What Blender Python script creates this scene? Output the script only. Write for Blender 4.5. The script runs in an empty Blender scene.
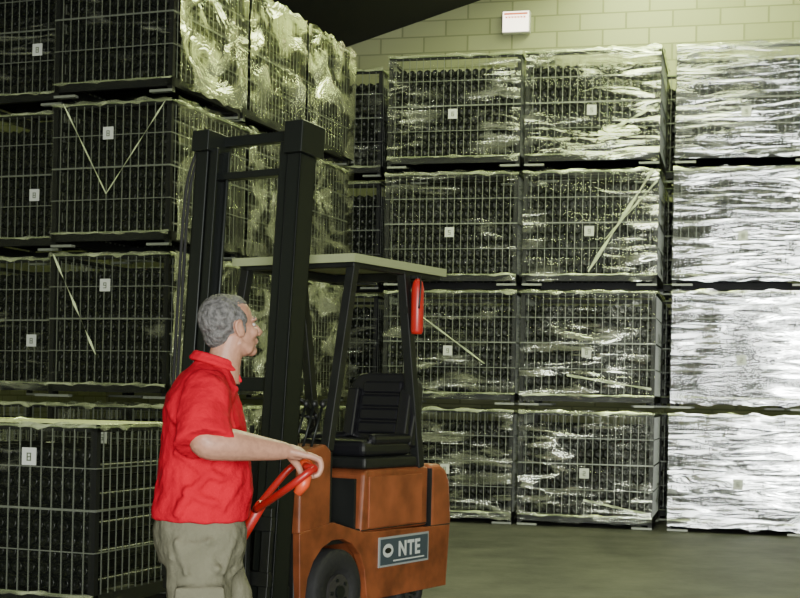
import bpy, math, random
from mathutils import Vector, Matrix, noise
random.seed(7)
sc = bpy.context.scene
F = 1400.0
H = 1.4
ROLL = 0.021

# ------------------------------------------------------------------ materials
def nm(name):
    m = bpy.data.materials.new(name); m.use_nodes = True
    nt = m.node_tree
    b = nt.nodes.get('Principled BSDF')
    return m, nt, b

def simple(name, col, rough=0.5, metal=0.0, bump=0.0, scale=20.0, var=0.0, spec=0.5, emis=None, es=0):
    m, nt, b = nm(name)
    b.inputs['Base Color'].default_value = (*col, 1)
    b.inputs['Roughness'].default_value = rough
    b.inputs['Metallic'].default_value = metal
    b.inputs['Specular IOR Level'].default_value = spec
    if emis:
        b.inputs['Emission Color'].default_value = (*emis, 1)
        b.inputs['Emission Strength'].default_value = es
    if bump > 0 or var > 0:
        tc = nt.nodes.new('ShaderNodeTexCoord')
        n = nt.nodes.new('ShaderNodeTexNoise'); n.inputs['Scale'].default_value = scale
        n.inputs['Detail'].default_value = 5
        nt.links.new(tc.outputs['Object'], n.inputs['Vector'])
        if bump > 0:
            bp = nt.nodes.new('ShaderNodeBump'); bp.inputs['Strength'].default_value = bump
            bp.inputs['Distance'].default_value = 0.02
            nt.links.new(n.outputs['Fac'], bp.inputs['Height'])
            nt.links.new(bp.outputs['Normal'], b.inputs['Normal'])
        if var > 0:
            r = nt.nodes.new('ShaderNodeValToRGB')
            r.color_ramp.elements[0].position = 0.3; r.color_ramp.elements[1].position = 0.7
            r.color_ramp.elements[0].color = (*[c*(1-var) for c in col], 1)
            r.color_ramp.elements[1].color = (*[min(1, c*(1+var)) for c in col], 1)
            nt.links.new(n.outputs['Fac'], r.inputs['Fac'])
            nt.links.new(r.outputs['Color'], b.inputs['Base Color'])
    return m

M = {}
M['steel_dark'] = simple('steel_dark', (0.011, 0.012, 0.011), 0.5, 0.3)
M['wire'] = simple('galvanised_wire', (0.21, 0.225, 0.19), 0.4, 0.4)
M['bottle'] = simple('bottle_glass', (0.004, 0.005, 0.004), 0.28, 0.0, spec=0.3)
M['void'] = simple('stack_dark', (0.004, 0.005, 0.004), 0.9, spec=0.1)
M['label'] = simple('label_paper', (0.65, 0.68, 0.60), 0.7)
M['ink'] = simple('label_ink', (0.16, 0.19, 0.12), 0.7)
M['strap'] = simple('strap_plastic', (0.62, 0.70, 0.42), 0.35)
M['foot'] = simple('skid_steel', (0.27, 0.29, 0.24), 0.45, 0.3)
M['rim'] = simple('rim_steel', (0.20, 0.24, 0.13), 0.45, 0.3)

def film(name, base, gain, lo, hi, col, diff, zs=6.0, tilt=0.25, bump=0.6, rough=0.12, mlo=0.42, mhi=0.66, sc_=1.6):
    m = bpy.data.materials.new(name); m.use_nodes = True
    nt = m.node_tree; N = nt.nodes; L = nt.links
    for n in list(N): N.remove(n)
    out = N.new('ShaderNodeOutputMaterial')
    tc = N.new('ShaderNodeTexCoord'); oi = N.new('ShaderNodeObjectInfo')
    mul = N.new('ShaderNodeMath'); mul.operation = 'MULTIPLY'; mul.inputs[1].default_value = 37.0
    L.new(oi.outputs['Random'], mul.inputs[0])
    add = N.new('ShaderNodeVectorMath'); add.operation = 'ADD'
    L.new(tc.outputs['Object'], add.inputs[0]); L.new(mul.outputs[0], add.inputs[1])
    mp = N.new('ShaderNodeMapping'); mp.inputs['Scale'].default_value = (1.0, 1.0, zs)
    mp.inputs['Rotation'].default_value = (tilt*0.6, tilt, 0)
    L.new(add.outputs[0], mp.inputs['Vector'])
    n1 = N.new('ShaderNodeTexNoise'); n1.inputs['Scale'].default_value = sc_
    n1.inputs['Detail'].default_value = 5; n1.inputs['Distortion'].default_value = 1.0
    n1.inputs['Roughness'].default_value = 0.55
    L.new(mp.outputs[0], n1.inputs['Vector'])
    n2 = N.new('ShaderNodeTexNoise'); n2.inputs['Scale'].default_value = 0.9
    n2.inputs['Detail'].default_value = 2
    L.new(add.outputs[0], n2.inputs['Vector'])
    mr = N.new('ShaderNodeMapRange'); mr.inputs['From Min'].default_value = lo; mr.inputs['From Max'].default_value = hi
    L.new(n1.outputs['Fac'], mr.inputs['Value'])
    mr2 = N.new('ShaderNodeMapRange'); mr2.inputs['From Min'].default_value = mlo; mr2.inputs['From Max'].default_value = mhi
    L.new(n2.outputs['Fac'], mr2.inputs['Value'])
    mm = N.new('ShaderNodeMath'); mm.operation = 'MULTIPLY'
    L.new(mr.outputs[0], mm.inputs[0]); L.new(mr2.outputs[0], mm.inputs[1])
    ma = N.new('ShaderNodeMath'); ma.operation = 'MULTIPLY_ADD'; ma.inputs[1].default_value = gain; ma.inputs[2].default_value = base
    ma.use_clamp = True
    L.new(mm.outputs[0], ma.inputs[0])
    bp = N.new('ShaderNodeBump'); bp.inputs['Strength'].default_value = bump; bp.inputs['Distance'].default_value = 0.05
    L.new(n1.outputs['Fac'], bp.inputs['Height'])
    gl = N.new('ShaderNodeBsdfGlossy'); gl.inputs['Roughness'].default_value = rough
    gl.inputs['Color'].default_value = (*col, 1); L.new(bp.outputs[0], gl.inputs['Normal'])
    df = N.new('ShaderNodeBsdfDiffuse'); df.inputs['Color'].default_value = (*[c*0.85 for c in col], 1)
    L.new(bp.outputs[0], df.inputs['Normal'])
    mx = N.new('ShaderNodeMixShader'); mx.inputs[0].default_value = diff
    L.new(gl.outputs[0], mx.inputs[1]); L.new(df.outputs[0], mx.inputs[2])
    tr = N.new('ShaderNodeBsdfTransparent'); tr.inputs['Color'].default_value = (0.97, 0.98, 0.95, 1)
    m2 = N.new('ShaderNodeMixShader'); L.new(ma.outputs[0], m2.inputs[0])
    L.new(tr.outputs[0], m2.inputs[1]); L.new(mx.outputs[0], m2.inputs[2])
    L.new(m2.outputs[0], out.inputs['Surface'])
    return m
M['film_light'] = film('stretch_film_thin', 0.03, 0.9, 0.50, 0.61, (0.95, 1.0, 0.80), 0.12, bump=0.5, rough=0.14, mlo=0.46, mhi=0.60)
M['film_faint'] = film('stretch_film_faint', 0.015, 0.4, 0.56, 0.66, (0.95, 1.0, 0.84), 0.25, bump=0.5, mlo=0.52, mhi=0.66)
M['film_heavy'] = film('stretch_film_thick', 0.14, 0.85, 0.46, 0.60, (0.97, 1.0, 0.98), 0.18, zs=8, tilt=0.12, bump=0.22, rough=0.10, mlo=0.30, mhi=0.5)
M['film_side'] = film('stretch_film_side', 0.12, 0.88, 0.47, 0.56, (0.97, 1.0, 0.76), 0.10, zs=1.3, tilt=0.9, bump=1.0, rough=0.13, sc_=2.0, mlo=0.34, mhi=0.56)
M['film_top'] = film('stretch_film_top', 0.92, 0.08, 0.45, 0.6, (0.95, 1.0, 0.60), 0.85, zs=1, tilt=0.2, bump=0.3, rough=0.3, mlo=0.2, mhi=0.5)
M['film_lip'] = film('stretch_film_lip', 0.25, 0.65, 0.42, 0.58, (0.92, 1.0, 0.66), 0.55, zs=2, tilt=0.2, bump=0.5, rough=0.2, mlo=0.3, mhi=0.5, sc_=3)

# ------------------------------------------------------------------ mesh builder
class MB:
    def __init__(s):
        s.v = []; s.f = []; s.m = []; s.mats = []; s.sm = []
    def mi(s, mat):
        if mat not in s.mats: s.mats.append(mat)
        return s.mats.index(mat)
    def add(s, vs, fs, mat, smooth=False):
        o = len(s.v); k = s.mi(mat)
        s.v.extend([tuple(v) for v in vs])
        for f in fs:
            s.f.append(tuple(i+o for i in f)); s.m.append(k); s.sm.append(smooth)
    def box(s, a, b, mat, rot=None, piv=None):
        x0, y0, z0 = a; x1, y1, z1 = b
        vs = [Vector(p) for p in [(x0,y0,z0),(x1,y0,z0),(x1,y1,z0),(x0,y1,z0),(x0,y0,z1),(x1,y0,z1),(x1,y1,z1),(x0,y1,z1)]]
        if rot is not None:
            c = Vector(piv) if piv is not None else (Vector(a)+Vector(b))/2
            vs = [rot @ (v-c) + c for v in vs]
        s.add(vs, [(0,3,2,1),(4,5,6,7),(0,1,5,4),(1,2,6,5),(2,3,7,6),(3,0,4,7)], mat)
    def tube(s, pts, rad, mat, n=10, smooth=True, flat=None, cap=True):
        pts = [Vector(p) for p in pts]
        if not isinstance(rad, (list, tuple)): rad = [rad]*len(pts)
        vs = []; fs = []
        ref = None
        for i, p in enumerate(pts):
            if i == 0: t = pts[1]-pts[0]
            elif i == len(pts)-1: t = pts[-1]-pts[-2]
            else: t = (pts[i+1]-p).normalized() + (p-pts[i-1]).normalized()
            t.normalize()
            if ref is None:
                ref = Vector((0,0,1)) if abs(t.z) < 0.9 else Vector((0,1,0))
            a = (ref - t*ref.dot(t)).normalized(); b = t.cross(a); ref = a
            for k in range(n):
                an = 2*math.pi*k/n + (math.pi/n if n == 4 else 0)
                r = rad[i]
                vs.append(p + a*math.cos(an)*r + b*math.sin(an)*r)
        for i in range(len(pts)-1):
            for k in range(n):
                k2 = (k+1) % n
                fs.append((i*n+k, i*n+k2, (i+1)*n+k2, (i+1)*n+k))
        if cap:
            fs.append(tuple(reversed(range(n)))); fs.append(tuple((len(pts)-1)*n+k for k in range(n)))
        s.add(vs, fs, mat, smooth)
    def ell(s, c, r, mat, nu=20, nv=12, rot=None):
        vs = []; fs = []
        c = Vector(c)
        for j in range(nv+1):
            ph = math.pi*j/nv
            for i in range(nu):
                th = 2*math.pi*i/nu
                p = Vector((r[0]*math.sin(ph)*math.cos(th), r[1]*math.sin(ph)*math.sin(th), r[2]*math.cos(ph)))
                if rot is not None: p = rot @ p
                vs.append(c+p)
        for j in range(nv):
            for i in range(nu):
                i2 = (i+1) % nu
                fs.append((j*nu+i, (j+1)*nu+i, (j+1)*nu+i2, j*nu+i2))
        s.add(vs, fs, mat, True)
    def loft(s, rings, mat, n=28):
        vs = []; fs = []
        for (cx, cy, cz, rx, ry) in rings:
            for k in range(n):
                a = 2*math.pi*k/n
                ca, sa = math.cos(a), math.sin(a)
                e = 0.85
                vs.append((cx + rx*math.copysign(abs(ca)**e, ca), cy + ry*math.copysign(abs(sa)**e, sa), cz))
        for i in range(len(rings)-1):
            for k in range(n):
                k2 = (k+1) % n
                fs.append((i*n+k, i*n+k2, (i+1)*n+k2, (i+1)*n+k))
        fs.append(tuple(reversed(range(n)))); fs.append(tuple((len(rings)-1)*n+k for k in range(n)))
        s.add(vs, fs, mat, True)
    def prism(s, poly, y0, y1, mat):
        n = len(poly)
        vs = [(x, y0, z) for x, z in poly] + [(x, y1, z) for x, z in poly]
        fs = [tuple(range(n)), tuple(reversed(range(n, 2*n)))]
        for i in range(n):
            j = (i+1) % n
            fs.append((j, i, i+n, j+n))
        s.add(vs, fs, mat)
    def obj(s, name, parent=None, bevel=0, remesh=0, smooth=0, disp=None):
        me = bpy.data.meshes.new(name)
        me.from_pydata(s.v, [], s.f)
        for m in s.mats: me.materials.append(m)
        me.polygons.foreach_set('material_index', s.m)
        me.polygons.foreach_set('use_smooth', s.sm)
        me.update()
        o = bpy.data.objects.new(name, me)
        sc.collection.objects.link(o)
        if parent: o.parent = parent
        if remesh:
            r = o.modifiers.new('remesh', 'REMESH'); r.mode = 'VOXEL'; r.voxel_size = remesh; r.use_smooth_shade = True
        if smooth:
            q = o.modifiers.new('smooth', 'SMOOTH'); q.factor = 0.5; q.iterations = smooth
        if disp:
            for i, (ns, st) in enumerate(disp):
                tx = bpy.data.textures.new(name+'_folds', 'CLOUDS'); tx.noise_scale = ns; tx.noise_depth = 1
                q = o.modifiers.new('folds', 'DISPLACE'); q.texture = tx; q.strength = st; q.mid_level = 0.5
        if bevel:
            q = o.modifiers.new('bevel', 'BEVEL'); q.width = bevel; q.segments = 3; q.limit_method = 'ANGLE'
        return o

def empty(name, loc, rz=0):
    o = bpy.data.objects.new(name, None); sc.collection.objects.link(o)
    o.location = loc; o.rotation_euler = (0, 0, rz); o.empty_display_size = 0.3
    return o

def crom(pts, k=4):
    P = [Vector(p) for p in pts]; out = []
    for i in range(len(P)-1):
        p0 = P[max(i-1,0)]; p1 = P[i]; p2 = P[i+1]; p3 = P[min(i+2, len(P)-1)]
        for j in range(k):
            t = j/k
            out.append(0.5*((2*p1)+(p2-p0)*t+(2*p0-5*p1+4*p2-p3)*t*t+(3*p1-p0-3*p2+p3)*t**3))
    out.append(P[-1]); return out
def lerpl(r, k=4):
    out = []
    for i in range(len(r)-1):
        for j in range(k): out.append(r[i]+(r[i+1]-r[i])*j/k)
    out.append(r[-1]); return out

# ------------------------------------------------------------------ room shell
A0 = math.radians(13.8)
u = Vector((math.cos(A0), -math.sin(A0), 0)); nrm = Vector((-math.sin(A0), -math.cos(A0), 0))
O = Vector((-0.8, 19.6, 0))
def R(t, r, z=0): return O + u*t + nrm*r + Vector((0, 0, z))
TL, TR, RF = -3.6, 12.0, 24.3
RZ = 6.3
def roofz(t): return RZ+0.3*t if t < 6 else RZ+1.8-0.3*(t-6)

def block_mat():
    m, nt, b = nm('painted_blockwork')
    tc = nt.nodes.new('ShaderNodeTexCoord')
    sep = nt.nodes.new('ShaderNodeSeparateXYZ'); cmb = nt.nodes.new('ShaderNodeCombineXYZ')
    nt.links.new(tc.outputs['Object'], sep.inputs[0])
    ad = nt.nodes.new('ShaderNodeMath'); ad.operation = 'ADD'
    nt.links.new(sep.outputs['X'], ad.inputs[0]); nt.links.new(sep.outputs['Y'], ad.inputs[1])
    nt.links.new(ad.outputs[0], cmb.inputs[0]); nt.links.new(sep.outputs['Z'], cmb.inputs[1])
    br = nt.nodes.new('ShaderNodeTexBrick')
    br.inputs['Color1'].default_value = (0.38, 0.40, 0.22, 1); br.inputs['Color2'].default_value = (0.31, 0.33, 0.17, 1)
    br.inputs['Mortar'].default_value = (0.22, 0.24, 0.12, 1)
    br.inputs['Scale'].default_value = 1; br.inputs['Brick Width'].default_value = 0.45; br.inputs['Row Height'].default_value = 0.22
    br.inputs['Mortar Size'].default_value = 0.010
    nt.links.new(cmb.outputs[0], br.inputs['Vector'])
    nt.links.new(br.outputs['Color'], b.inputs['Base Color'])
    b.inputs['Roughness'].default_value = 0.7
    bp = nt.nodes.new('ShaderNodeBump'); bp.inputs['Strength'].default_value = 0.4; bp.inputs['Distance'].default_value = 0.02; bp.invert = True
    nt.links.new(br.outputs['Fac'], bp.inputs['Height']); nt.links.new(bp.outputs[0], b.inputs['Normal'])
    return m
MW = block_mat()
def floor_mat():
    m, nt, b = nm('worn_concrete')
    tc = nt.nodes.new('ShaderNodeTexCoord')
    n = nt.nodes.new('ShaderNodeTexNoise'); n.inputs['Scale'].default_value = 1.3; n.inputs['Detail'].default_value = 10; n.inputs['Roughness'].default_value = 0.72
    nt.links.new(tc.outputs['Object'], n.inputs['Vector'])
    r = nt.nodes.new('ShaderNodeValToRGB')
    r.color_ramp.elements[0].position = 0.35; r.color_ramp.elements[0].color = (0.026, 0.027, 0.026, 1)
    r.color_ramp.elements[1].position = 0.68; r.color_ramp.elements[1].color = (0.090, 0.089, 0.080, 1)
    nt.links.new(n.outputs['Fac'], r.inputs['Fac']); nt.links.new(r.outputs[0], b.inputs['Base Color'])
    n2 = nt.nodes.new('ShaderNodeTexNoise'); n2.inputs['Scale'].default_value = 40
    nt.links.new(tc.outputs['Object'], n2.inputs['Vector'])
    bp = nt.nodes.new('ShaderNodeBump'); bp.inputs['Strength'].default_value = 0.3; bp.inputs['Distance'].default_value = 0.01
    nt.links.new(n2.outputs['Fac'], bp.inputs['Height']); nt.links.new(bp.outputs[0], b.inputs['Normal'])
    b.inputs['Roughness'].default_value = 0.6; b.inputs['Specular IOR Level'].default_value = 0.3
    return m
MF = floor_mat()
MR = simple('roof_sheet', (0.010, 0.010, 0.010), 0.8)
def polyobj(name, vs, fs, mat):
    mb = MB(); mb.add(vs, fs, mat); return mb.obj(name)
polyobj('floor', [R(TL,-0.2), R(TR,-0.2), R(TR,RF+3), R(TL,RF+3)], [(3,2,1,0)], MF)
def slab(name, pts, off, mat):
    n = len(pts); mb = MB()
    vs = list(pts) + [p+off for p in pts]
    fs = [tuple(range(n)), tuple(reversed(range(n,2*n)))] + [((i+1)%n, i, i+n, (i+1)%n+n) for i in range(n)]
    mb.add(vs, fs, mat); return mb.obj(name)
slab('wall_back', [R(TL,0), R(TR,0), R(TR,0,roofz(TR)), R(6,0,RZ+1.8), R(TL,0,roofz(TL))], -nrm*0.2, MW)
slab('wall_left', [R(TL,0), R(TL,RF), R(TL,RF,roofz(TL)), R(TL,0,roofz(TL))], -u*0.2, MW)
slab('wall_right', [R(TR,0), R(TR,RF), R(TR,RF,roofz(TR)), R(TR,0,roofz(TR))], u*0.2, MW)
D0, D1, DH = 5.5, 9.5, 4.0
slab('wall_front', [R(TL,RF), R(D0,RF), R(D0,RF,DH), R(D1,RF,DH), R(D1,RF), R(TR,RF), R(TR,RF,roofz(TR)), R(6,RF,RZ+1.8), R(TL,RF,roofz(TL))], nrm*0.2, MW)
Z = Vector((0,0,0.1))
mb = MB()
for (a, b) in ((TL-0.2, 6), (6, TR+0.2)):
    p = [R(a,-0.2,roofz(a)), R(b,-0.2,roofz(b)), R(b,RF+0.2,roofz(b)), R(a,RF+0.2,roofz(a))]
    q = [x+Z for x in p]
    mb.add(p+q, [(0,1,2,3),(7,6,5,4),(0,4,5,1),(1,5,6,2),(2,6,7,3),(3,7,4,0)], MR)
mb.obj('ceiling')
MS = simple('skylight_sheet', (0.8,0.9,0.5), 0.6, emis=(0.90,1.0,0.52), es=21)
mb = MB()
for (a, b, r0, r1) in ((3.2, 5.0, 0.6, 10.0),):
    p = [R(a,r0,roofz(a)-0.02), R(b,r0,roofz(b)-0.02), R(b,r1,roofz(b)-0.02), R(a,r1,roofz(a)-0.02)]
    q = [x-Z*0.2 for x in p]
    mb.add(p+q, [(0,1,2,3),(7,6,5,4),(0,4,5,1),(1,5,6,2),(2,6,7,3),(3,7,4,0)], MS)
mb.obj('skylight')

# ------------------------------------------------------------------ cages
def film_grid(mb, p0, ex, ez, nx, nz, nout, mat, seed, amp=0.018, rag=0.05):
    vs = []; fs = []
    for j in range(nz+1):
        for i in range(nx+1):
            a = i/nx; b = j/nz
            p = p0 + ex*a + ez*b
            d = noise.noise(Vector((a*3+seed, b*5, seed*1.7)))*amp + noise.noise(Vector((a*7+b*6, b*11+seed, 3)))*amp*0.5
            edge = min(1, 6*min(a, 1-a))*min(1, 6*min(b, 1-b))
            p = p + nout*(amp*1.1 + d*(0.3+0.7*edge))
            if j == 0 or j == nz:
                p = p + ez.normalized()*rag*noise.noise(Vector((a*9+seed, j, 9)))
            vs.append(p)
    for j in range(nz):
        for i in range(nx):
            k = j*(nx+1)+i
            fs.append((k, k+1, k+nx+2, k+nx+1))
    mb.add(vs, fs, mat, True)

def lip(mb, p0, ex, nout, zc, seed, mat, amt=0.035):
    n = 26; vs = []; fs = []
    for i in range(n+1):
        a = i/n
        p = p0+ex*a
        h1 = max(0.004, amt*(0.45+1.1*noise.noise(Vector((a*8+seed, 1, 2)))))
        h2 = max(0.004, amt*(0.35+1.2*noise.noise(Vector((a*10+seed, 5, 7)))))
        o = nout*(0.03+0.02*noise.noise(Vector((a*6, seed, 4))))
        vs += [p+o*0.8+Vector((0,0,zc-h2)), p+o+Vector((0,0,zc)), p+o*0.4+Vector((0,0,min(zc+h1, zc+0.05)))]
    for i in range(n):
        for j in range(2):
            k = i*3+j; fs.append((k, k+3, k+4, k+1))
    mb.add(vs, fs, mat, True)

DIG = {'a':(0,1,1,1),'b':(1,.5,1,1),'c':(1,0,1,.5),'d':(0,0,1,0),'e':(0,0,0,.5),'f':(0,.5,0,1),'g':(0,.5,1,.5)}
def cage(org, ux, vy, z, w, d, h, fm='film_light', fs_='film_light', straps=(), label=(0.5,0.5), seed=0, digit='abcdefg', amps=(0.02,0.02), top='film_light', plain=False, lips=True):
    mb = MB(); X = Vector
    p = 0.045; sd = M['steel_dark']; wr = M['wire']
    for (x, y) in ((0,0),(w-p,0),(0,d-p),(w-p,d-p)):
        mb.box((x,y,0.0),(x+p,y+p,h), sd)
    for (a, b) in (((0,0,h-0.035),(w,0.035,h)), ((0,d-0.035,h-0.035),(w,d,h)), ((0,0,h-0.035),(0.035,d,h)), ((w-0.035,0,h-0.035),(w,d,h)),
                   ((0,0,0.05),(w,0.05,0.13)), ((0,d-0.05,0.05),(w,d,0.13)), ((0,0,0.05),(0.05,d,0.13)), ((w-0.05,0,0.05),(w,d,0.13))):
        mb.box(a, b, sd)
    for x in (0.0, w-0.22):
        mb.box((x,-0.01,0.0),(x+0.22,0.05,0.022), M['foot'])
        mb.box((x,d-0.05,0.0),(x+0.22,d,0.022), M['foot'])
    zb = 0.13
    r = 0.0032
    nx = int(round(w/0.082)); ny = int(round(d/0.082))
    for i in range(1, nx):
        x = w*i/nx
        mb.box((x-r,-0.004,zb),(x+r,0.004,h-0.02), wr)
    for k in range(1, 4):
        zz = zb+(h-zb)*k/4; q = 0.007 if k == 2 else 0.0035
        mb.box((0,-0.012,zz-q),(w,-0.002,zz+q), wr)
        for xs in (-0.006, w-0.002):
            mb.box((xs,0,zz-q),(xs+0.008,d,zz+q), wr)
    for i in range(1, ny):
        y = d*i/ny
        for xs in (0.0, w-0.006):
            mb.box((xs,y-r,zb),(xs+0.006,y+r,h-0.02), wr)
    mb.box((0,-0.014,h-0.010),(w,-0.004,h-0.0), M['rim'])
    mb.box((0,-0.012,zb-0.008),(w,-0.004,zb), M['rim'])
    mb.box((w+0.0,0,h-0.010),(w+0.008,d,h), M['rim'])
    bx = int((w-0.14)/0.092); bz = int((h-zb-0.09)/0.09)
    br = 0.043
    top_z = zb+0.01+bz*0.09
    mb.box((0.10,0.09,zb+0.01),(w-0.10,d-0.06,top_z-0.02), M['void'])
    bv, bf = [], []
    for j in range(bz):
        for i in range(bx+1 - (j%2)):
            cx = 0.07+(w-0.14)*(i+(0.5 if j%2 else 0))/bx; cz = zb+0.055+j*0.09
            y0 = 0.035+random.random()*0.02
            endcol = i == 0 or i == bx-(j%2)
            y1 = d-0.06 if endcol else 0.12
            o = len(bv)
            for (yy, rr) in ((y0+0.015, br*0.45),(y0, br*0.8),(y0+0.006, br),(y1, br)):
                for k in range(8):
                    an = math.pi*2*k/8
                    bv.append((cx+rr*math.cos(an), yy, cz+rr*math.sin(an)))
            bf.append(tuple(o+k for k in range(8)))
            for q in range(3):
                for k in range(8):
                    k2 = (k+1)%8
                    bf.append((o+q*8+k, o+q*8+8+k, o+q*8+8+k2, o+q*8+k2))
    mb.add(bv, bf, M['bottle'], True)
    if label:
        lx = w*label[0]; lz = h*label[1]; s = 0.052
        mb.box((lx-s,-0.052,lz-s),(lx+s,-0.048,lz+s*1.1), M['label'])
        for k in digit:
            a0, b0, a1, b1 = DIG[k]
            q = 0.012
            xa = lx-q+2*q*min(a0,a1); xb = lx-q+2*q*max(a0,a1); za = lz-0.022+0.044*min(b0,b1); zc = lz-0.022+0.044*max(b0,b1)
            mb.box((xa-0.004,-0.055,za-0.004),(xb+0.004,-0.0515,zc+0.004), M['ink'])
    for (x0, z0, x1, z1, t) in straps:
        a = Vector((x0*w,-0.07,z0*h)); b = Vector((x1*w,-0.065,z1*h))
        dd = (b-a).normalized(); nn = Vector((-dd.z,0,dd.x))*t
        K = 8; vs = []; fc = []
        for i in range(K+1):
            q = a.lerp(b, i/K); tw = 0.6+0.4*math.sin(i*1.9+seed)
            vs += [q+nn*tw+Vector((0,0.008*math.sin(i*2),0)), q-nn*tw-Vector((0,0.008*math.sin(i*2),0))]
        for i in range(K): fc.append((2*i,2*i+1,2*i+3,2*i+2))
        mb.add(vs, fc, M['strap'])
    if not plain:
        film_grid(mb, X((0,-0.02,0.05)), X((w,0,0)), X((0,0,h-0.03)), 22, 18, X((0,-1,0)), M[fm], seed*3.1, amps[0])
        film_grid(mb, X((-0.005,0,0.07)), X((0,d,0)), X((0,0,h-0.05)), 10, 12, X((-1,0,0)), M[fs_], seed*2.3+5, 0.012)
        film_grid(mb, X((w+0.012,0,0.05)), X((0,d,0)), X((0,0,h-0.03)), 16, 14, X((1,0,0)), M[fs_], seed*1.3+9, amps[1])
        if lips:
            lip(mb, X((-0.01,0,0)), X((w+0.02,0,0)), X((0,-1,0)), h, seed*1.7, M['film_lip'])
            lip(mb, X((w,0,0)), X((0,d,0)), X((1,0,0)), h, seed*2.7, M['film_lip'])
            lip(mb, X((0,0,0)), X((w,0,0)), X((0,-1,0)), 0.12, seed*3.3, M['film_lip'], 0.025)
    film_grid(mb, X((0,0,h+0.0)), X((w,0,0)), X((0,d,0)), 12, 12, X((0,0,1)), M[top], seed*1.9+2, 0.01, 0.0)
    o = mb.obj('wire_cage_pallet')
    o.matrix_world = Matrix(((ux.x, vy.x, 0, org.x),(ux.y, vy.y, 0, org.y),(0,0,1,z),(0,0,0,1)))
    return o

PITCH = 1.335; CH = 1.265
Q = Vector((2.73, 15.3, 0)); vb = -nrm
def s_at(a, off=0.0):
    q = Q + vb*off
    k = a/F
    return (k*q.y - q.x)/(u.x - k*u.y)
seed = 1
digs = ['acdefg','abdeg','abcdefg','abcdfg','acdfg']
def column(a0, a1, off, fm, rows=4, fsd='film_light', straps={}, w=None, lab=(0.5,0.47), amps=(0.02,0.02), plain=False):
    global seed
    if w is None:
        s0 = s_at(a0, off); w_ = s_at(a1, off)-s0
    else:
        w_ = w; s0 = s_at(a1, off)-w
    for k in range(rows):
        seed += 1
        cage(Q+vb*off+u*s0+u*random.uniform(-0.006,0.006), u, vb, k*PITCH+0.004, w_, 1.2, CH, fm, fsd, straps.get(k, ()), lab, seed, digit=digs[seed%5], amps=amps, plain=plain)
column(-18, 114, 0, 'film_light', straps={1:((0.27,0.80,0.78,0.36,0.012),)})
column(119, 254, 0, 'film_light', straps={2:((0.96,1.0,0.5,0.12,0.022),(0.99,0.9,0.62,0.4,0.012)), 1:((0.98,0.16,0.36,0.27,0.015),), 3:((0.98,0.5,0.66,0.30,0.02),), 0:((0.97,0.14,0.5,0.24,0.014),)})
column(270, 412, 0, 'film_heavy', lab=(0.5,0.42), fsd='film_heavy', amps=(0.012,0.02))
column(420, 560, 0, 'film_light')
column(None, -24, 0.55, 'film_light', w=1.4)
for (a0, a1) in ((-12, 115), (125, 250), (258, 385)):  # rear columns added as dark backing, for the shade in the front row's gaps
    column(a0, a1, 1.35, 'film_light', lab=None, plain=True)

# left stack
B0 = math.radians(20.4)
ul = Vector((math.cos(B0), -math.sin(B0), 0)); vl = Vector((math.sin(B0), math.cos(B0), 0))
C = Vector((-2.03, 12.13, 0)); LW = 1.2; LD = 1.29
for k in range(4):
    for j in range(3):
        seed += 1
        if j == 0 and k == 2: st = ((0.12,1.0,0.5,0.36,0.009),(0.98,0.98,0.5,0.36,0.007))
        elif j == 0 and k == 1: st = ((0.06,1.0,0.44,0.30,0.009),)
        else: st = ()
        cage(C-ul*LW+vl*(1.345*j), ul, vl, k*PITCH+0.004, LW, LD, CH, 'film_faint', 'film_side', st, (0.5,0.78) if j == 0 else None, seed, digit=digs[seed%5], amps=(0.015,0.055 if k > 1 else 0.04))
    seed += 1
    cage(C-ul*(2*LW+0.09)+vl*0.25, ul, vl, k*PITCH+0.004, LW, LD, CH, 'film_faint', 'film_light', (), (0.8,0.4), seed)
C2 = Vector((-1.86, 8.62, 0))
NH = 1.175
for j in range(2):
    seed += 1
    cage(C2-ul*(1.2+j*1.27), ul, vl, 0.004, 1.2, 1.15, NH, 'film_faint', 'film_light', (), (0.62,0.83) if j == 0 else (0.5,0.8), seed, top='film_top')

# ------------------------------------------------------------------ exit light on back wall
a = 516-400; b_ = 397-22
kx = (a - ROLL*b_)/F; kz = (ROLL*a + b_)/F
P0 = R(0, 0.13)
t = (kx*P0.y - P0.x)/(u.x - kx*u.y); Pw = P0 + u*t
zc = H + kz*Pw.y
er = empty('emergency_light', (Pw.x, Pw.y, zc), -A0)
mb = MB()
mb.box((-0.19,-0.02,-0.15),(0.19,0.10,0.15), simple('light_casing',(0.7,0.7,0.66),0.5)); mb.obj('casing', er, bevel=0.015)
mb = MB(); mb.box((-0.175,-0.03,-0.135),(0.175,-0.015,0.135), simple('light_diffuser',(0.9,0.85,0.8),0.4,emis=(1.0,0.86,0.68),es=4)); mb.obj('diffuser', er)
mb = MB(); rd = simple('light_red',(0.7,0.2,0.1),0.5,emis=(1,0.25,0.12),es=0.9)
mb.box((-0.16,-0.034,0.09),(0.16,-0.028,0.118), rd)
for i in range(7): mb.box((-0.14+i*0.041,-0.034,0.045),(-0.115+i*0.041,-0.028,0.07), rd)
mb.obj('marking', er)

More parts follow.
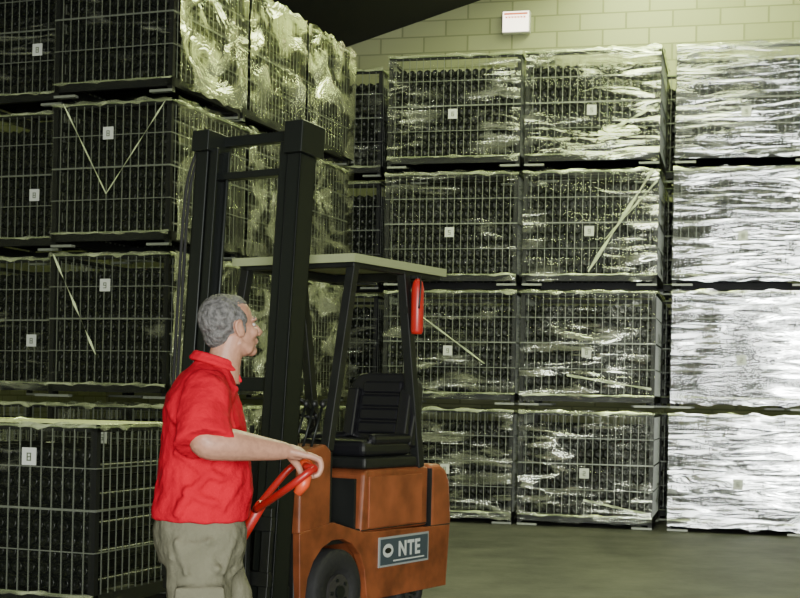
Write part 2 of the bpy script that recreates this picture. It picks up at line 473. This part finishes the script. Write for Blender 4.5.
# ------------------------------------------------------------------ forklift
fl = empty('forklift', (-0.04, 9.54, 0), math.atan2(-0.848, -0.53))
OR = simple('forklift_orange', (0.215,0.058,0.020), 0.42, bump=0.05, scale=8, var=0.4)
OR2 = simple('forklift_orange_light', (0.27,0.076,0.028), 0.42, var=0.3, scale=6)
BK = simple('forklift_black', (0.010,0.011,0.010), 0.45, var=0.3, scale=8)
BG = simple('mast_steel', (0.016,0.019,0.017), 0.38, 0.4)
SE = simple('seat_vinyl', (0.010,0.010,0.012), 0.28)
RB = simple('tyre_rubber', (0.015,0.015,0.015), 0.75, bump=0.3, scale=30)
CR = simple('chrome_rod', (0.5,0.5,0.5), 0.2, 1.0)
WX, WR_ = 1.30, 0.25
arch = [(WX+0.31*math.cos(math.radians(an)), WR_+0.31*math.sin(math.radians(an))) for an in range(180, -1, -20)]
arch = [(x, max(z, 0.16)) for x, z in arch]
prof = [(0.02,0.16)] + [(0.97,0.16)] + arch + [(1.66,0.16),(1.68,0.62),(1.34,0.66),(1.02,0.58),(0.02,0.56)]
mb = MB(); mb.prism(prof, 0.40, 0.45, OR); mb.obj('chassis_side_left', fl, bevel=0.006)
mb = MB(); mb.prism(prof, -0.45, -0.40, OR); mb.obj('chassis_side_right', fl, bevel=0.006)
mb = MB(); mb.box((0.05,-0.40,0.18),(0.97,0.40,0.55), OR); mb.box((0.97,-0.40,0.52),(1.65,0.40,0.56), BK); mb.box((1.62,-0.41,0.16),(1.67,0.41,0.62), BK); mb.obj('chassis', fl, bevel=0.01)
mb = MB(); mb.prism([(0.24,0.57),(1.03,0.57),(1.00,0.93),(0.96,0.955),(0.24,0.955)], -0.43, 0.43, OR); mb.obj('hood', fl, bevel=0.025)
mb = MB(); mb.box((0.33,0.428,0.60),(0.95,0.438,0.91), OR2); mb.box((0.25,0.425,0.585),(1.02,0.434,0.592), BK); mb.obj('hood_panel', fl, bevel=0.004)
cw = [(-0.02,0.20),(0.22,0.16),(0.22,0.965),(0.10,0.965),(0.02,0.93),(-0.03,0.85),(-0.06,0.6)]
mb = MB(); mb.prism(cw, -0.44, 0.44, OR2); mb.obj('counterweight', fl, bevel=0.035)
mb = MB(); mb.box((0.224,0.30,0.17),(0.236,0.446,0.94), BK); mb.box((-0.02,0.441,0.56),(0.22,0.444,0.568), BK); mb.obj('panel_seams', fl)
cowl = [(1.36,0.60),(1.67,0.60),(1.67,0.95),(1.62,1.08),(1.42,1.12),(1.36,1.08)]
mb = MB(); mb.prism(cowl, -0.40, 0.44, OR); mb.obj('front_cowl', fl, bevel=0.02)
mb = MB(); mb.box((1.67,-0.40,0.56),(1.69,0.36,1.02), BK); mb.box((1.33,-0.40,0.55),(1.365,0.42,1.07), BK); mb.box((1.0,-0.40,0.57),(1.34,0.42,0.60), BK); mb.box((1.04,-0.38,0.58),(1.06,0.40,0.9), BK); mb.obj('footwell', fl)
mb = MB(); mb.tube([(1.42,0.02,1.05),(1.20,0.02,1.28)], 0.03, BK, 12)
c = Vector((1.19,0.02,1.29)); ax = Vector((-0.69,0,0.72)); e1 = Vector((0,1,0)); e2 = ax.cross(e1)
ring = [c+e1*0.17*math.cos(t_)+e2*0.17*math.sin(t_) for t_ in [2*math.pi*i/28 for i in range(29)]]
mb.tube(ring, 0.014, BK, 8)
for t_ in (0.3, 2.4, 4.5): mb.tube([c, c+e1*0.165*math.cos(t_)+e2*0.165*math.sin(t_)], 0.009, BK, 8)
mb.obj('steering_wheel', fl)
mb = MB()
for i, y in enumerate((0.27, 0.33, 0.39)):
    mb.tube([(1.50,y,1.10),(1.44,y,1.24),(1.40,y,1.34)], [0.008,0.008,0.008], BG, 8); mb.ell((1.395,y,1.35),(0.02,0.02,0.024), BK)
mb.obj('control_levers', fl)
def wheel(name, x, y0, y1, r, hub):
    mb = MB(); yc = (y0+y1)/2
    pr = [(y0+0.03,0.001),(y0+0.03,r*0.5),(y0,r*0.55),(y0,r*0.9),(y0+0.02,r),(y1-0.02,r),(y1,r*0.9),(y1,r*0.55),(y1-0.03,r*0.5),(y1-0.03,0.001)]
    n = 36; vs = []; fs = []
    for (yy, rr) in pr:
        for k in range(n):
            an = 2*math.pi*k/n; vs.append((x+rr*math.cos(an), yy, r+rr*math.sin(an)))
    for i in range(len(pr)-1):
        for k in range(n):
            fs.append((i*n+k, (i+1)*n+k, (i+1)*n+(k+1)%n, i*n+(k+1)%n))
    mb.add(vs, fs, RB, True)
    ys = y1 if yc > 0 else y0; sg = 1 if yc > 0 else -1
    mb.tube([(x,ys-0.028*sg,r),(x,ys-0.005*sg,r)], r*0.42, hub, 20, False)
    mb.tube([(x,ys-0.02*sg,r),(x,ys+0.012*sg,r)], r*0.16, BG, 14, False)
    for k in range(5):
        an = 2*math.pi*k/5; mb.tube([(x+r*.3*math.cos(an),ys-0.01*sg,r+r*.3*math.sin(an)),(x+r*.3*math.cos(an),ys+0.006*sg,r+r*.3*math.sin(an))], 0.012, BG, 6, False)
    mb.obj(name, fl)
HB = simple('wheel_hub', (0.035,0.033,0.03), 0.6)
wheel('front_wheel_left', WX, 0.27, 0.47, WR_, HB); wheel('front_wheel_right', WX, -0.47, -0.27, WR_, HB)
wheel('rear_wheel_left', 0.36, 0.24, 0.39, 0.155, HB); wheel('rear_wheel_right', 0.36, -0.39, -0.24, 0.155, HB)
mb = MB()
sy = 0.16
mb.box((0.36,sy-0.26,0.955),(0.98,sy+0.26,1.03), BK)
mb.obj('seat_box', fl, bevel=0.02)
mb = MB(); mb.box((0.42,sy-0.25,1.03),(0.98,sy+0.25,1.13), SE); mb.box((0.44,sy-0.27,1.10),(0.90,sy-0.20,1.17), SE); mb.box((0.44,sy+0.20,1.10),(0.90,sy+0.27,1.17), SE); mb.obj('seat_cushion', fl, bevel=0.035)
rb = Matrix.Rotation(math.radians(-12), 3, 'Y')
mb = MB()
def yzprism(mb, poly, x0, x1, mat, rot, piv):
    n = len(poly); P = Vector(piv)
    vs = [rot @ (Vector((x0,y,z))-P)+P for y, z in poly]+[rot @ (Vector((x1,y,z))-P)+P for y, z in poly]
    fs = [tuple(reversed(range(n))), tuple(range(n,2*n))]+[(i,(i+1)%n,(i+1)%n+n,i+n) for i in range(n)]
    mb.add(vs, fs, mat)
ol = [(sy-0.26,1.08),(sy+0.26,1.08),(sy+0.27,1.30)]+[(sy+0.14+0.12*math.cos(math.radians(an)),1.44+0.12*math.sin(math.radians(an))) for an in range(0,91,15)]+[(sy-0.14+0.12*math.cos(math.radians(an)),1.44+0.12*math.sin(math.radians(an))) for an in range(90,181,15)]+[(sy-0.27,1.30)]
yzprism(mb, ol, 0.38, 0.47, SE, rb, (0.42,sy,1.08))
mb.box((0.46,sy-0.245,1.12),(0.52,sy-0.16,1.45), SE, rb, (0.42,sy,1.08)); mb.box((0.46,sy+0.16,1.12),(0.52,sy+0.245,1.45), SE, rb, (0.42,sy,1.08))
for i in range(4): mb.box((0.455,sy-0.15,1.15+i*0.09),(0.49,sy+0.15,1.23+i*0.09), SE, rb, (0.42,sy,1.08))
mb.obj('seat_back', fl, bevel=0.022)
GR = simple('guard_cover', (0.34,0.38,0.20), 0.5)
mb = MB()
for y in (0.40, -0.40):
    mb.tube([(1.36,y,1.08),(1.12,y,2.20)], 0.042, BK, 4, False)
    mb.tube([(0.33,y,0.95),(0.56,y,2.20)], 0.045, BK, 4, False)
    mb.box((0.14,y-0.03,2.17),(1.16,y+0.03,2.225), BK)
for x in (0.17, 1.13): mb.box((x-0.03,-0.42,2.17),(x+0.03,0.42,2.225), BK)
mb.obj('overhead_guard', fl, bevel=0.006)
mb = MB(); mb.box((0.12,-0.46,2.228),(1.20,0.46,2.245), GR); mb.box((0.12,0.445,2.195),(1.20,0.462,2.245), GR); mb.box((1.19,-0.46,2.195),(1.205,0.46,2.245), GR); mb.obj('guard_cover_sheet', fl)
RE = simple('extinguisher_red', (0.50,0.02,0.015), 0.35)
mb = MB(); ex, ey = 0.50, 0.475
mb.tube([(ex,ey,1.80),(ex,ey,1.82),(ex,ey,2.09),(ex,ey,2.13),(ex,ey,2.15)], [0.032,0.040,0.040,0.03,0.015], RE, 16)
mb.tube([(ex,ey,2.14),(ex,ey,2.17)], 0.014, BK, 10); mb.box((ex-0.012,ey-0.05,2.155),(ex+0.012,ey+0.03,2.17), BK)
mb.tube(crom([(ex,ey+0.02,2.16),(ex+0.03,ey+0.04,2.09),(ex+0.03,ey+0.03,1.96)]), 0.006, BK, 8)
mb.box((ex-0.05,ey-0.06,1.93),(ex+0.05,ey-0.035,1.97), BK)
mb.obj('fire_extinguisher', fl)
ms = bpy.data.objects.new('mast', None); sc.collection.objects.link(ms); ms.parent = fl
ms.location = (1.84,0.10,0.22); ms.rotation_euler = (0, math.radians(-4.2), 0)
def chan(mb, x0, x1, y0, y1, z0, z1, sg, mat, t=0.018):
    ya, yb = (y0, y0+t) if sg < 0 else (y1-t, y1)
    mb.box((x0,ya,z0),(x1,yb,z1), mat); mb.box((x0,y0,z0),(x0+t,y1,z1), mat); mb.box((x1-t,y0,z0),(x1,y1,z1), mat)
mb = MB()
for sg in (1, -1):
    y0, y1 = (0.29, 0.38) if sg > 0 else (-0.38, -0.29)
    chan(mb, -0.02, 0.13, y0, y1, -0.12, 2.62, sg, BG)
    mb.box((-0.05,y0-0.005,2.52 if sg>0 else 2.58),(0.17,y1+0.03,2.70), BG)
mb.box((-0.03,-0.38,2.63),(0.02,0.38,2.69), BG); mb.box((-0.04,-0.38,1.2),(-0.01,0.38,1.28), BG); mb.box((-0.03,-0.38,0.0),(0.0,0.38,0.12), BG)
mb.obj('outer_mast', ms, bevel=0.006)
mb = MB()
for sg in (1, -1):
    y0, y1 = (0.225, 0.285) if sg > 0 else (-0.285, -0.225)
    chan(mb, 0.0, 0.12, y0, y1, -0.05, 2.60, sg, BG, 0.016)
    yc = sg*0.20
    mb.tube([(0.05,yc,0.0),(0.05,yc,1.3)], 0.026, BG, 12); mb.tube([(0.05,yc,1.3),(0.05,yc,2.42)], 0.012, BG, 10)
mb.box((0.02,-0.285,2.42),(0.08,0.285,2.46), BG)
mb.obj('inner_mast', ms, bevel=0.004)
mb = MB()
for y in (-0.14, 0.14): mb.box((0.09,y-0.012,0.3),(0.098,y+0.012,1.0), BG)
for y in (-0.43, -0.46): mb.tube(crom([(0.05,y+0.02,2.62),(0.06,y-0.04,2.35),(0.07,y-0.03,1.6),(0.06,y-0.02,0.6)],6), 0.009, RB, 8)
mb.tube(crom([(0.02,-0.30,2.66),(0.02,-0.36,2.72),(0.04,-0.42,2.64)],5), 0.010, RB, 8)
mb.obj('chains_hoses', ms)
mb = MB()
mb.box((0.14,-0.38,0.12),(0.18,0.38,0.20), BK); mb.box((0.14,-0.38,0.42),(0.18,0.38,0.50), BK)
for y in (-0.34,-0.1,0.1,0.34): mb.box((0.13,y-0.03,0.05),(0.17,y+0.03,0.55), BK)
mb.obj('carriage', ms, bevel=0.005)
mb = MB()
for y in (0.32,-0.12):
    mb.box((2.02,y-0.05,0.07),(2.06,y+0.05,0.72), BK)
    mb.prism([(2.02,0.05),(2.83,0.05),(2.83,0.06),(2.06,0.09),(2.02,0.09)], y-0.05, y+0.05, BK)
mb.obj('forks', fl, bevel=0.004)
mb = MB()
mb.box((0.27,0.449,0.35),(0.86,0.457,0.535), simple('plate_rim',(0.32,0.34,0.33),0.4)); mb.box((0.285,0.455,0.363),(0.845,0.460,0.522), simple('plate_blue',(0.05,0.07,0.085),0.35))
mb.obj('side_plate', fl)
WT = simple('plate_white',(0.6,0.63,0.6),0.5)
mb = MB()
n = 24; vs = []
for k in range(n):
    an = 2*math.pi*k/n; vs.append((0.765+0.06*math.cos(an), 0.4625, 0.45+0.042*math.sin(an)))
mb.add(vs, [tuple(reversed(range(n)))], WT)
vs = []
for k in range(n):
    an = 2*math.pi*k/n; vs.append((0.765+0.038*math.cos(an), 0.4635, 0.45+0.018*math.sin(an)))
mb.add(vs, [tuple(reversed(range(n)))], BK)
mb.box((0.33,0.4605,0.378),(0.70,0.462,0.386), WT)
mb.obj('plate_mark', fl)
def text(s, size, loc, name):
    c = bpy.data.curves.new(name, 'FONT'); c.body = s; c.size = size; c.extrude = 0.001
    c.materials.append(WT)
    o = bpy.data.objects.new(name, c); sc.collection.objects.link(o); o.parent = fl
    o.matrix_local = Matrix(((-1,0,0,loc[0]),(0,0,1,loc[1]),(0,1,0,loc[2]),(0,0,0,1)))
    return o
t1 = text('NTE', 0.128, (0.645,0.462,0.408), 'plate_lettering'); t1.data.offset = 0.004; t1.data.space_character = 1.15

# ------------------------------------------------------------------ man
man = empty('man', (-0.69, 4.95, 0), math.radians(12))
def cloth(name, col, rough, sc_, bump):
    return simple(name, col, rough, bump=bump, scale=sc_, var=0.10, spec=0.12)
SK = simple('skin', (0.40,0.205,0.135), 0.5, bump=0.05, scale=60, var=0.14)
RD = cloth('red_cotton', (0.50,0.004,0.020), 0.92, 12, 1.0)
KH = cloth('khaki_cotton', (0.150,0.145,0.100), 0.92, 12, 1.0)
HR = simple('grey_hair', (0.11,0.105,0.10), 0.65, bump=0.7, scale=60, var=0.5)
mb = MB()
mb.loft([(-0.005,0,0.955,0.172,0.195),(-0.004,0,0.99,0.174,0.198),(0.004,0,1.05,0.172,0.197),(0.006,0,1.12,0.164,0.192),(0.004,0,1.20,0.156,0.192),
         (0.0,0,1.28,0.148,0.20),(-0.006,0,1.35,0.138,0.208),(-0.008,0,1.40,0.124,0.20),(-0.002,0,1.44,0.104,0.165),(0.010,0,1.475,0.082,0.115),(0.022,0,1.50,0.068,0.075),(0.028,0,1.515,0.062,0.066)], RD)
mb.tube(crom([(0.0,-0.13,1.415),(-0.008,-0.20,1.385),(-0.020,-0.255,1.310),(-0.018,-0.305,1.228)]), lerpl([0.074,0.086,0.092,0.104]), RD, 18)
mb.tube(crom([(0.005,0.13,1.415),(0.0,0.19,1.385),(-0.02,0.225,1.32),(-0.03,0.245,1.22)]), lerpl([0.072,0.078,0.076,0.080]), RD, 18)
for (p0, p1, p2) in (((0.15,-0.06,1.06),(0.06,-0.188,1.02),(-0.08,-0.194,1.07)), ((0.14,-0.07,1.15),(0.04,-0.196,1.11),(-0.11,-0.160,1.2)), ((0.11,-0.13,1.30),(0.03,-0.20,1.2),(-0.12,-0.130,1.0)),
                    ((-0.13,-0.08,1.36),(-0.10,-0.17,1.30),(-0.03,-0.25,1.26)), ((0.10,-0.10,1.42),(0.07,-0.20,1.36),(0.08,-0.26,1.28)), ((0.16,-0.02,1.22),(0.12,-0.150,1.24),(0.06,-0.21,1.20)),
                    ((0.02,-0.203,1.14),(-0.06,-0.193,1.05),(-0.10,-0.175,0.98)), ((-0.06,-0.22,1.40),(-0.10,-0.27,1.33),(-0.09,-0.32,1.25)), ((0.05,-0.195,1.0),(0.10,-0.17,1.08),(0.15,-0.08,1.12))):
    mb.tube(crom([p0,p1,p2],5), 0.014, RD, 8)
mb.obj('polo_shirt', man, remesh=0.008, smooth=4, disp=[(0.07, 0.016)])
mb = MB()
ring = [(0.034+0.070*math.cos(2*math.pi*k/24), 0.072*math.sin(2*math.pi*k/24), 1.520-0.020*math.cos(2*math.pi*k/24)) for k in range(25)]
mb.tube(ring, 0.012, RD, 10)
ring = [(0.030+0.080*math.cos(2*math.pi*k/24), 0.084*math.sin(2*math.pi*k/24), 1.502-0.024*math.cos(2*math.pi*k/24)) for k in range(25)]
mb.tube(ring, 0.010, RD, 10)
mb.tube([(0.10,-0.02,1.48),(0.125,-0.035,1.44)], [0.014,0.006], RD, 8)
mb.obj('collar', man, remesh=0.005, smooth=4)
mb = MB()
mb.loft([(-0.005,0,0.80,0.142,0.182),(-0.005,0,0.86,0.158,0.192),(-0.005,0,0.92,0.162,0.190),(-0.005,0,0.975,0.155,0.178)], KH)
mb.tube(crom([(-0.02,-0.085,0.88),(-0.01,-0.10,0.68),(0.0,-0.10,0.50),(-0.04,-0.10,0.30),(-0.08,-0.10,0.09)]), lerpl([0.118,0.112,0.094,0.080,0.082]), KH, 18)
mb.tube(crom([(0.0,0.075,0.88),(0.08,0.095,0.68),(0.13,0.105,0.50),(0.12,0.105,0.30),(0.10,0.105,0.09)]), lerpl([0.112,0.105,0.090,0.078,0.080]), KH, 18)
mb.box((-0.10,-0.222,0.58),(0.06,-0.190,0.74), KH); mb.box((-0.105,-0.228,0.70),(0.065,-0.19,0.745), KH)
for (p0, p1) in (((-0.12,-0.15,0.84),(0.05,-0.205,0.80)), ((0.13,-0.08,0.86),(0.0,-0.205,0.90)), ((0.08,-0.14,0.62),(-0.08,-0.18,0.57)), ((0.14,-0.05,0.80),(0.04,-0.195,0.74)), ((-0.10,-0.17,0.90),(-0.06,-0.205,0.78)), ((0.10,-0.15,0.92),(0.06,-0.19,0.78))):
    mb.tube([p0,p1], 0.013, KH, 8)
mb.obj('trousers', man, remesh=0.009, smooth=3, disp=[(0.08, 0.018)])
BL = simple('shoe_leather',(0.03,0.02,0.015),0.5)
for nme, ox, oy in (('shoe_right', -0.08, -0.10), ('shoe_left', 0.10, 0.105)):
    mb = MB()
    mb.ell((ox+0.0,oy,0.06),(0.07,0.045,0.055), BL); mb.ell((ox+0.10,oy,0.04),(0.11,0.048,0.038), BL); mb.box((ox-0.06,oy-0.035,0.0),(ox+0.18,oy+0.035,0.025), BL)
    mb.tube([(ox,oy,0.06),(ox,oy,0.14)], 0.05, BL, 14)
    mb.obj(nme, man, remesh=0.008, smooth=3)
hd = bpy.data.objects.new('head', None); sc.collection.objects.link(hd); hd.parent = man
hd.location = (0.085, 0, 1.632); hd.rotation_euler = (0, math.radians(-9), math.radians(20))
mb = MB()
mb.ell((-0.012,0,0.033),(0.096,0.075,0.086), SK, 28, 18)
mb.ell((0.028,0,-0.020),(0.062,0.060,0.085), SK, 24, 16)
mb.ell((0.035,0,-0.068),(0.050,0.052,0.040), SK); mb.ell((0.070,0,-0.090),(0.021,0.026,0.020), SK)
mb.tube([(0.084,0,0.015),(0.098,0,-0.008),(0.113,0,-0.028),(0.104,0,-0.038)], [0.008,0.010,0.013,0.009], SK, 12)
for y in (-1,1):
    mb.ell((0.100,0.012*y,-0.033),(0.011,0.008,0.008), SK); mb.ell((0.062,0.038*y,-0.024),(0.026,0.021,0.022), SK)
    mb.ell((0.077,0.030*y,0.022),(0.014,0.024,0.008), SK)
    mb.tube([(0.0,0.045*y,-0.05),(0.05,0.035*y,-0.085)], 0.020, SK, 10)
    mb.ell((-0.002,0.080*y,-0.006),(0.018,0.008,0.031), SK, rot=Matrix.Rotation(-0.25,3,'Y'))
    mb.tube(crom([(0.010,0.080*y,0.012),(0.0,0.088*y,0.026),(-0.016,0.088*y,0.018),(-0.018,0.086*y,-0.006),(-0.006,0.083*y,-0.034)],4), 0.0045, SK, 8)
mb.ell((0.086,0,-0.052),(0.012,0.024,0.0065), SK); mb.ell((0.085,0,-0.064),(0.012,0.021,0.0065), SK)
mb.tube([(0.0,0,-0.03),(-0.03,0,-0.09),(-0.045,0,-0.13),(-0.058,0,-0.19)], [0.060,0.058,0.060,0.064], SK, 20)
mb.obj('face', hd, remesh=0.0042, smooth=3)
mb = MB(); EW = simple('eye_white',(0.50,0.47,0.43),0.4,spec=0.2); EI = simple('iris',(0.05,0.04,0.035),0.3); LP = simple('lips',(0.32,0.12,0.09),0.5)
for y in (-1,1):
    mb.ell((0.0725,0.031*y,0.002),(0.0115,0.012,0.0075), EW, 16, 10); mb.ell((0.0825,0.032*y,0.002),(0.0030,0.0050,0.0050), EI, 12, 8)
mb.obj('eyes', hd)
mb = MB()
for y in (-1,1): mb.tube(crom([(0.090,0.014*y,0.020),(0.086,0.032*y,0.028),(0.072,0.050*y,0.022)],4), [0.004]*9, HR, 8)
mb.obj('eyebrows', hd)
mb = MB(); mb.tube(crom([(0.088,-0.021,-0.058),(0.0985,0,-0.057),(0.088,0.021,-0.058)],5), 0.0022, LP, 8); mb.obj('mouth_line', hd)
mb = MB()
mb.ell((-0.027,0,0.038),(0.090,0.080,0.086), HR, 28, 18); mb.ell((0.014,0,0.072),(0.056,0.055,0.046), HR, 20, 12)
mb.ell((-0.060,0,-0.015),(0.043,0.062,0.052), HR, 20, 12)
for y in (-1,1):
    mb.ell((0.006,0.062*y,0.030),(0.034,0.017,0.034), HR); mb.ell((0.020,0.066*y,0.0),(0.009,0.009,0.024), HR)
mb.obj('hair', hd, remesh=0.004, smooth=2, disp=[(0.022, 0.007)])
BX, BZ, HY = 0.350, 1.150, -0.215
mb = MB()
mb.tube(crom([(0.0,-0.25,1.33),(-0.018,-0.29,1.275),(-0.010,-0.31,1.236),(0.075,-0.295,1.228),(0.175,-0.258,1.216),(0.262,-0.225,1.207)],5),
        lerpl([0.048,0.053,0.057,0.055,0.042,0.029],5), SK, 16)
mb.tube(crom([(0.252,HY-0.008,1.209),(0.282,HY-0.004,1.204),(0.320,HY,1.196)],4), lerpl([0.027,0.027,0.022],4), SK, 14)
for k, y in enumerate((-0.034,-0.012,0.011,0.033)):
    mb.tube([(0.270,HY+y*0.5,1.207),(0.305,HY+y*0.85,1.201),(BX-0.012,HY+y,1.192)], [0.016,0.0145,0.0125], SK, 10)
mb.obj('right_arm', man, remesh=0.0048, smooth=3)
mb = MB()
for k, (y, L) in enumerate(((-0.034,0.78),(-0.012,0.95),(0.011,1.0),(0.033,0.93))):
    def pt(an, r): return (BX+r*math.cos(math.radians(an)), HY+y*1.02, BZ+r*math.sin(math.radians(an)))
    an_end = 110-240*L
    pts = [(BX-0.020,HY+y,1.194), pt(95,0.042), pt(48,0.038), pt(10,0.033), pt((10+an_end)/2-8,0.031), pt(an_end,0.028)]
    mb.tube(crom(pts,4), lerpl([0.0115,0.0118,0.0105,0.0102,0.0092,0.0070],4), SK, 10)
    mb.ell(pt(48,0.040),(0.0112,0.0100,0.0112), SK, 10, 8)
mb.tube(crom([(BX-0.077,HY+0.018,1.200),(BX-0.057,HY+0.045,1.178),(BX-0.034,HY+0.052,1.150),(BX-0.022,HY+0.046,1.124),(BX-0.002,HY+0.036,1.116)],4), lerpl([0.015,0.0145,0.012,0.011,0.008],4), SK, 10)
mb.obj('right_hand_fingers', man, remesh=0.0032, smooth=2)
mb = MB()
mb.tube(crom([(-0.03,0.235,1.26),(-0.05,0.255,1.12),(-0.03,0.27,0.98),(0.0,0.275,0.86)],5), lerpl([0.048,0.044,0.040,0.028],5), SK, 16)
mb.tube([(0.0,0.275,0.865),(0.005,0.275,0.82),(0.010,0.273,0.785)], [0.026,0.030,0.024], SK, 12)
for k, (xo, L) in enumerate(((0.036,0.95),(0.013,1.0),(-0.010,0.95),(-0.030,0.78))):
    b0 = Vector((0.010+xo,0.273,0.79)); mb.tube(crom([b0+Vector((-0.005,0,0.02)), b0+Vector((0.003,-0.008,-0.035*L)), b0+Vector((-0.004,-0.030,-0.060*L)), b0+Vector((-0.012,-0.048,-0.066*L))],3), lerpl([0.011,0.010,0.009,0.007],3), SK, 10)
mb.tube(crom([(0.020,0.27,0.84),(0.050,0.255,0.80),(0.055,0.235,0.765)],3), lerpl([0.014,0.012,0.008],3), SK, 10)
mb.obj('left_arm', man, remesh=0.0045, smooth=2)

# ------------------------------------------------------------------ hand pallet truck
pj = empty('hand_pallet_truck', (-0.69, 4.95, 0), math.radians(12))
PR = simple('pallet_truck_red', (0.34,0.012,0.010), 0.35); POR = simple('grip_orange', (0.60,0.07,0.02), 0.4)
g0 = Vector((BX, HY-0.07, BZ)); g1 = Vector((BX, HY+0.30, BZ))
j1 = Vector((0.19, HY+0.245, 0.985))
base = Vector((-0.06, 0.70, 0.34))
mb = MB()
mb.tube([g0, g1], 0.015, PR, 14)
mb.tube(crom([g0+Vector((0,0.006,0)), g0+Vector((-0.03,-0.012,-0.02)), g0+Vector((-0.09,0.04,-0.075)), j1+Vector((0.0,-0.01,0.0))],6), 0.013, PR, 12)
mb.tube(crom([g1-Vector((0,0.006,0)), g1+Vector((-0.03,0.012,-0.02)), g1+Vector((-0.08,-0.0,-0.075)), j1],6), 0.013, PR, 12)
mb.tube([j1+Vector((0.02,-0.01,0.02)), base], 0.020, PR, 14)
mb.obj('tiller', pj)
mb = MB(); mb.tube([Vector((BX,HY+0.10,BZ)), Vector((BX,HY+0.135,BZ))], [0.026,0.026], POR, 14)
mb.tube([(BX-0.015,HY-0.058,BZ-0.02),(BX-0.03,HY-0.06,BZ-0.05),(BX-0.05,HY-0.05,BZ-0.085)], [0.014,0.022,0.016], POR, 12)
mb.obj('grip_lever', pj)
dirf = Vector((-0.77,0.64,0)).normalized(); sid = Vector((-dirf.y,dirf.x,0))
def W(a, b, z): return base + dirf*a + sid*b + Vector((0,0,z-base.z))
mb = MB()
mb.tube([W(0,0,0.12),W(0,0,0.42)], 0.055, PR, 16); mb.tube([W(0.09,0,0.14),W(0.09,0,0.36)], 0.03, CR, 12)
def obox(mb, a0,a1,b0,b1,z0,z1,mat):
    vs = [W(a0,b0,z0),W(a1,b0,z0),W(a1,b1,z0),W(a0,b1,z0),W(a0,b0,z1),W(a1,b0,z1),W(a1,b1,z1),W(a0,b1,z1)]
    mb.add(vs, [(0,3,2,1),(4,5,6,7),(0,1,5,4),(1,2,6,5),(2,3,7,6),(3,0,4,7)], mat)
obox(mb,0.10,0.2,-0.27,0.27,0.08,0.40,PR)
obox(mb,0.18,1.3,-0.27,-0.11,0.085,0.13,PR); obox(mb,0.18,1.3,0.11,0.27,0.085,0.13,PR)
mb.obj('pump_and_forks', pj, bevel=0.008)
mb = MB()
for bb in (-0.06,0.06): mb.tube([W(0,bb-0.025,0.09),W(0,bb+0.025,0.09)], 0.09, RB, 24, False)
for bb in (-0.19,0.19): mb.tube([W(1.15,bb-0.04,0.041),W(1.15,bb+0.04,0.041)], 0.04, RB, 20, False)
mb.obj('rollers', pj)

# ------------------------------------------------------------------ lights
def area(name, loc, aim, sx, sy_, power, col):
    l = bpy.data.lights.new(name, 'AREA'); l.shape = 'RECTANGLE'; l.size = sx; l.size_y = sy_; l.energy = power; l.color = col
    o = bpy.data.objects.new(name, l); sc.collection.objects.link(o); o.location = loc
    d = (Vector(aim)-Vector(loc)); o.rotation_euler = d.to_track_quat('-Z','Y').to_euler(); return o
dc = R((D0+D1)/2, RF-0.05, 2.05)
area('doorway_daylight', dc, dc - nrm*5, 3.9, 3.8, 2400, (0.98,1.0,0.98))
w = bpy.data.worlds.new('world'); sc.world = w; w.use_nodes = True
w.node_tree.nodes['Background'].inputs[0].default_value = (0.7,0.8,0.78,1); w.node_tree.nodes['Background'].inputs[1].default_value = 0.5

# ------------------------------------------------------------------ camera
cd = bpy.data.cameras.new('camera'); co = bpy.data.objects.new('camera', cd); sc.collection.objects.link(co)
cd.sensor_width = 36; cd.lens = 36*F/800; cd.shift_y = 98/800
cr, sr = math.cos(ROLL), math.sin(ROLL)
co.matrix_world = Matrix(((cr,-sr,0,0),(0,0,-1,0),(sr,cr,0,H),(0,0,0,1)))
cd.clip_start = 0.05; cd.clip_end = 100
sc.camera = co
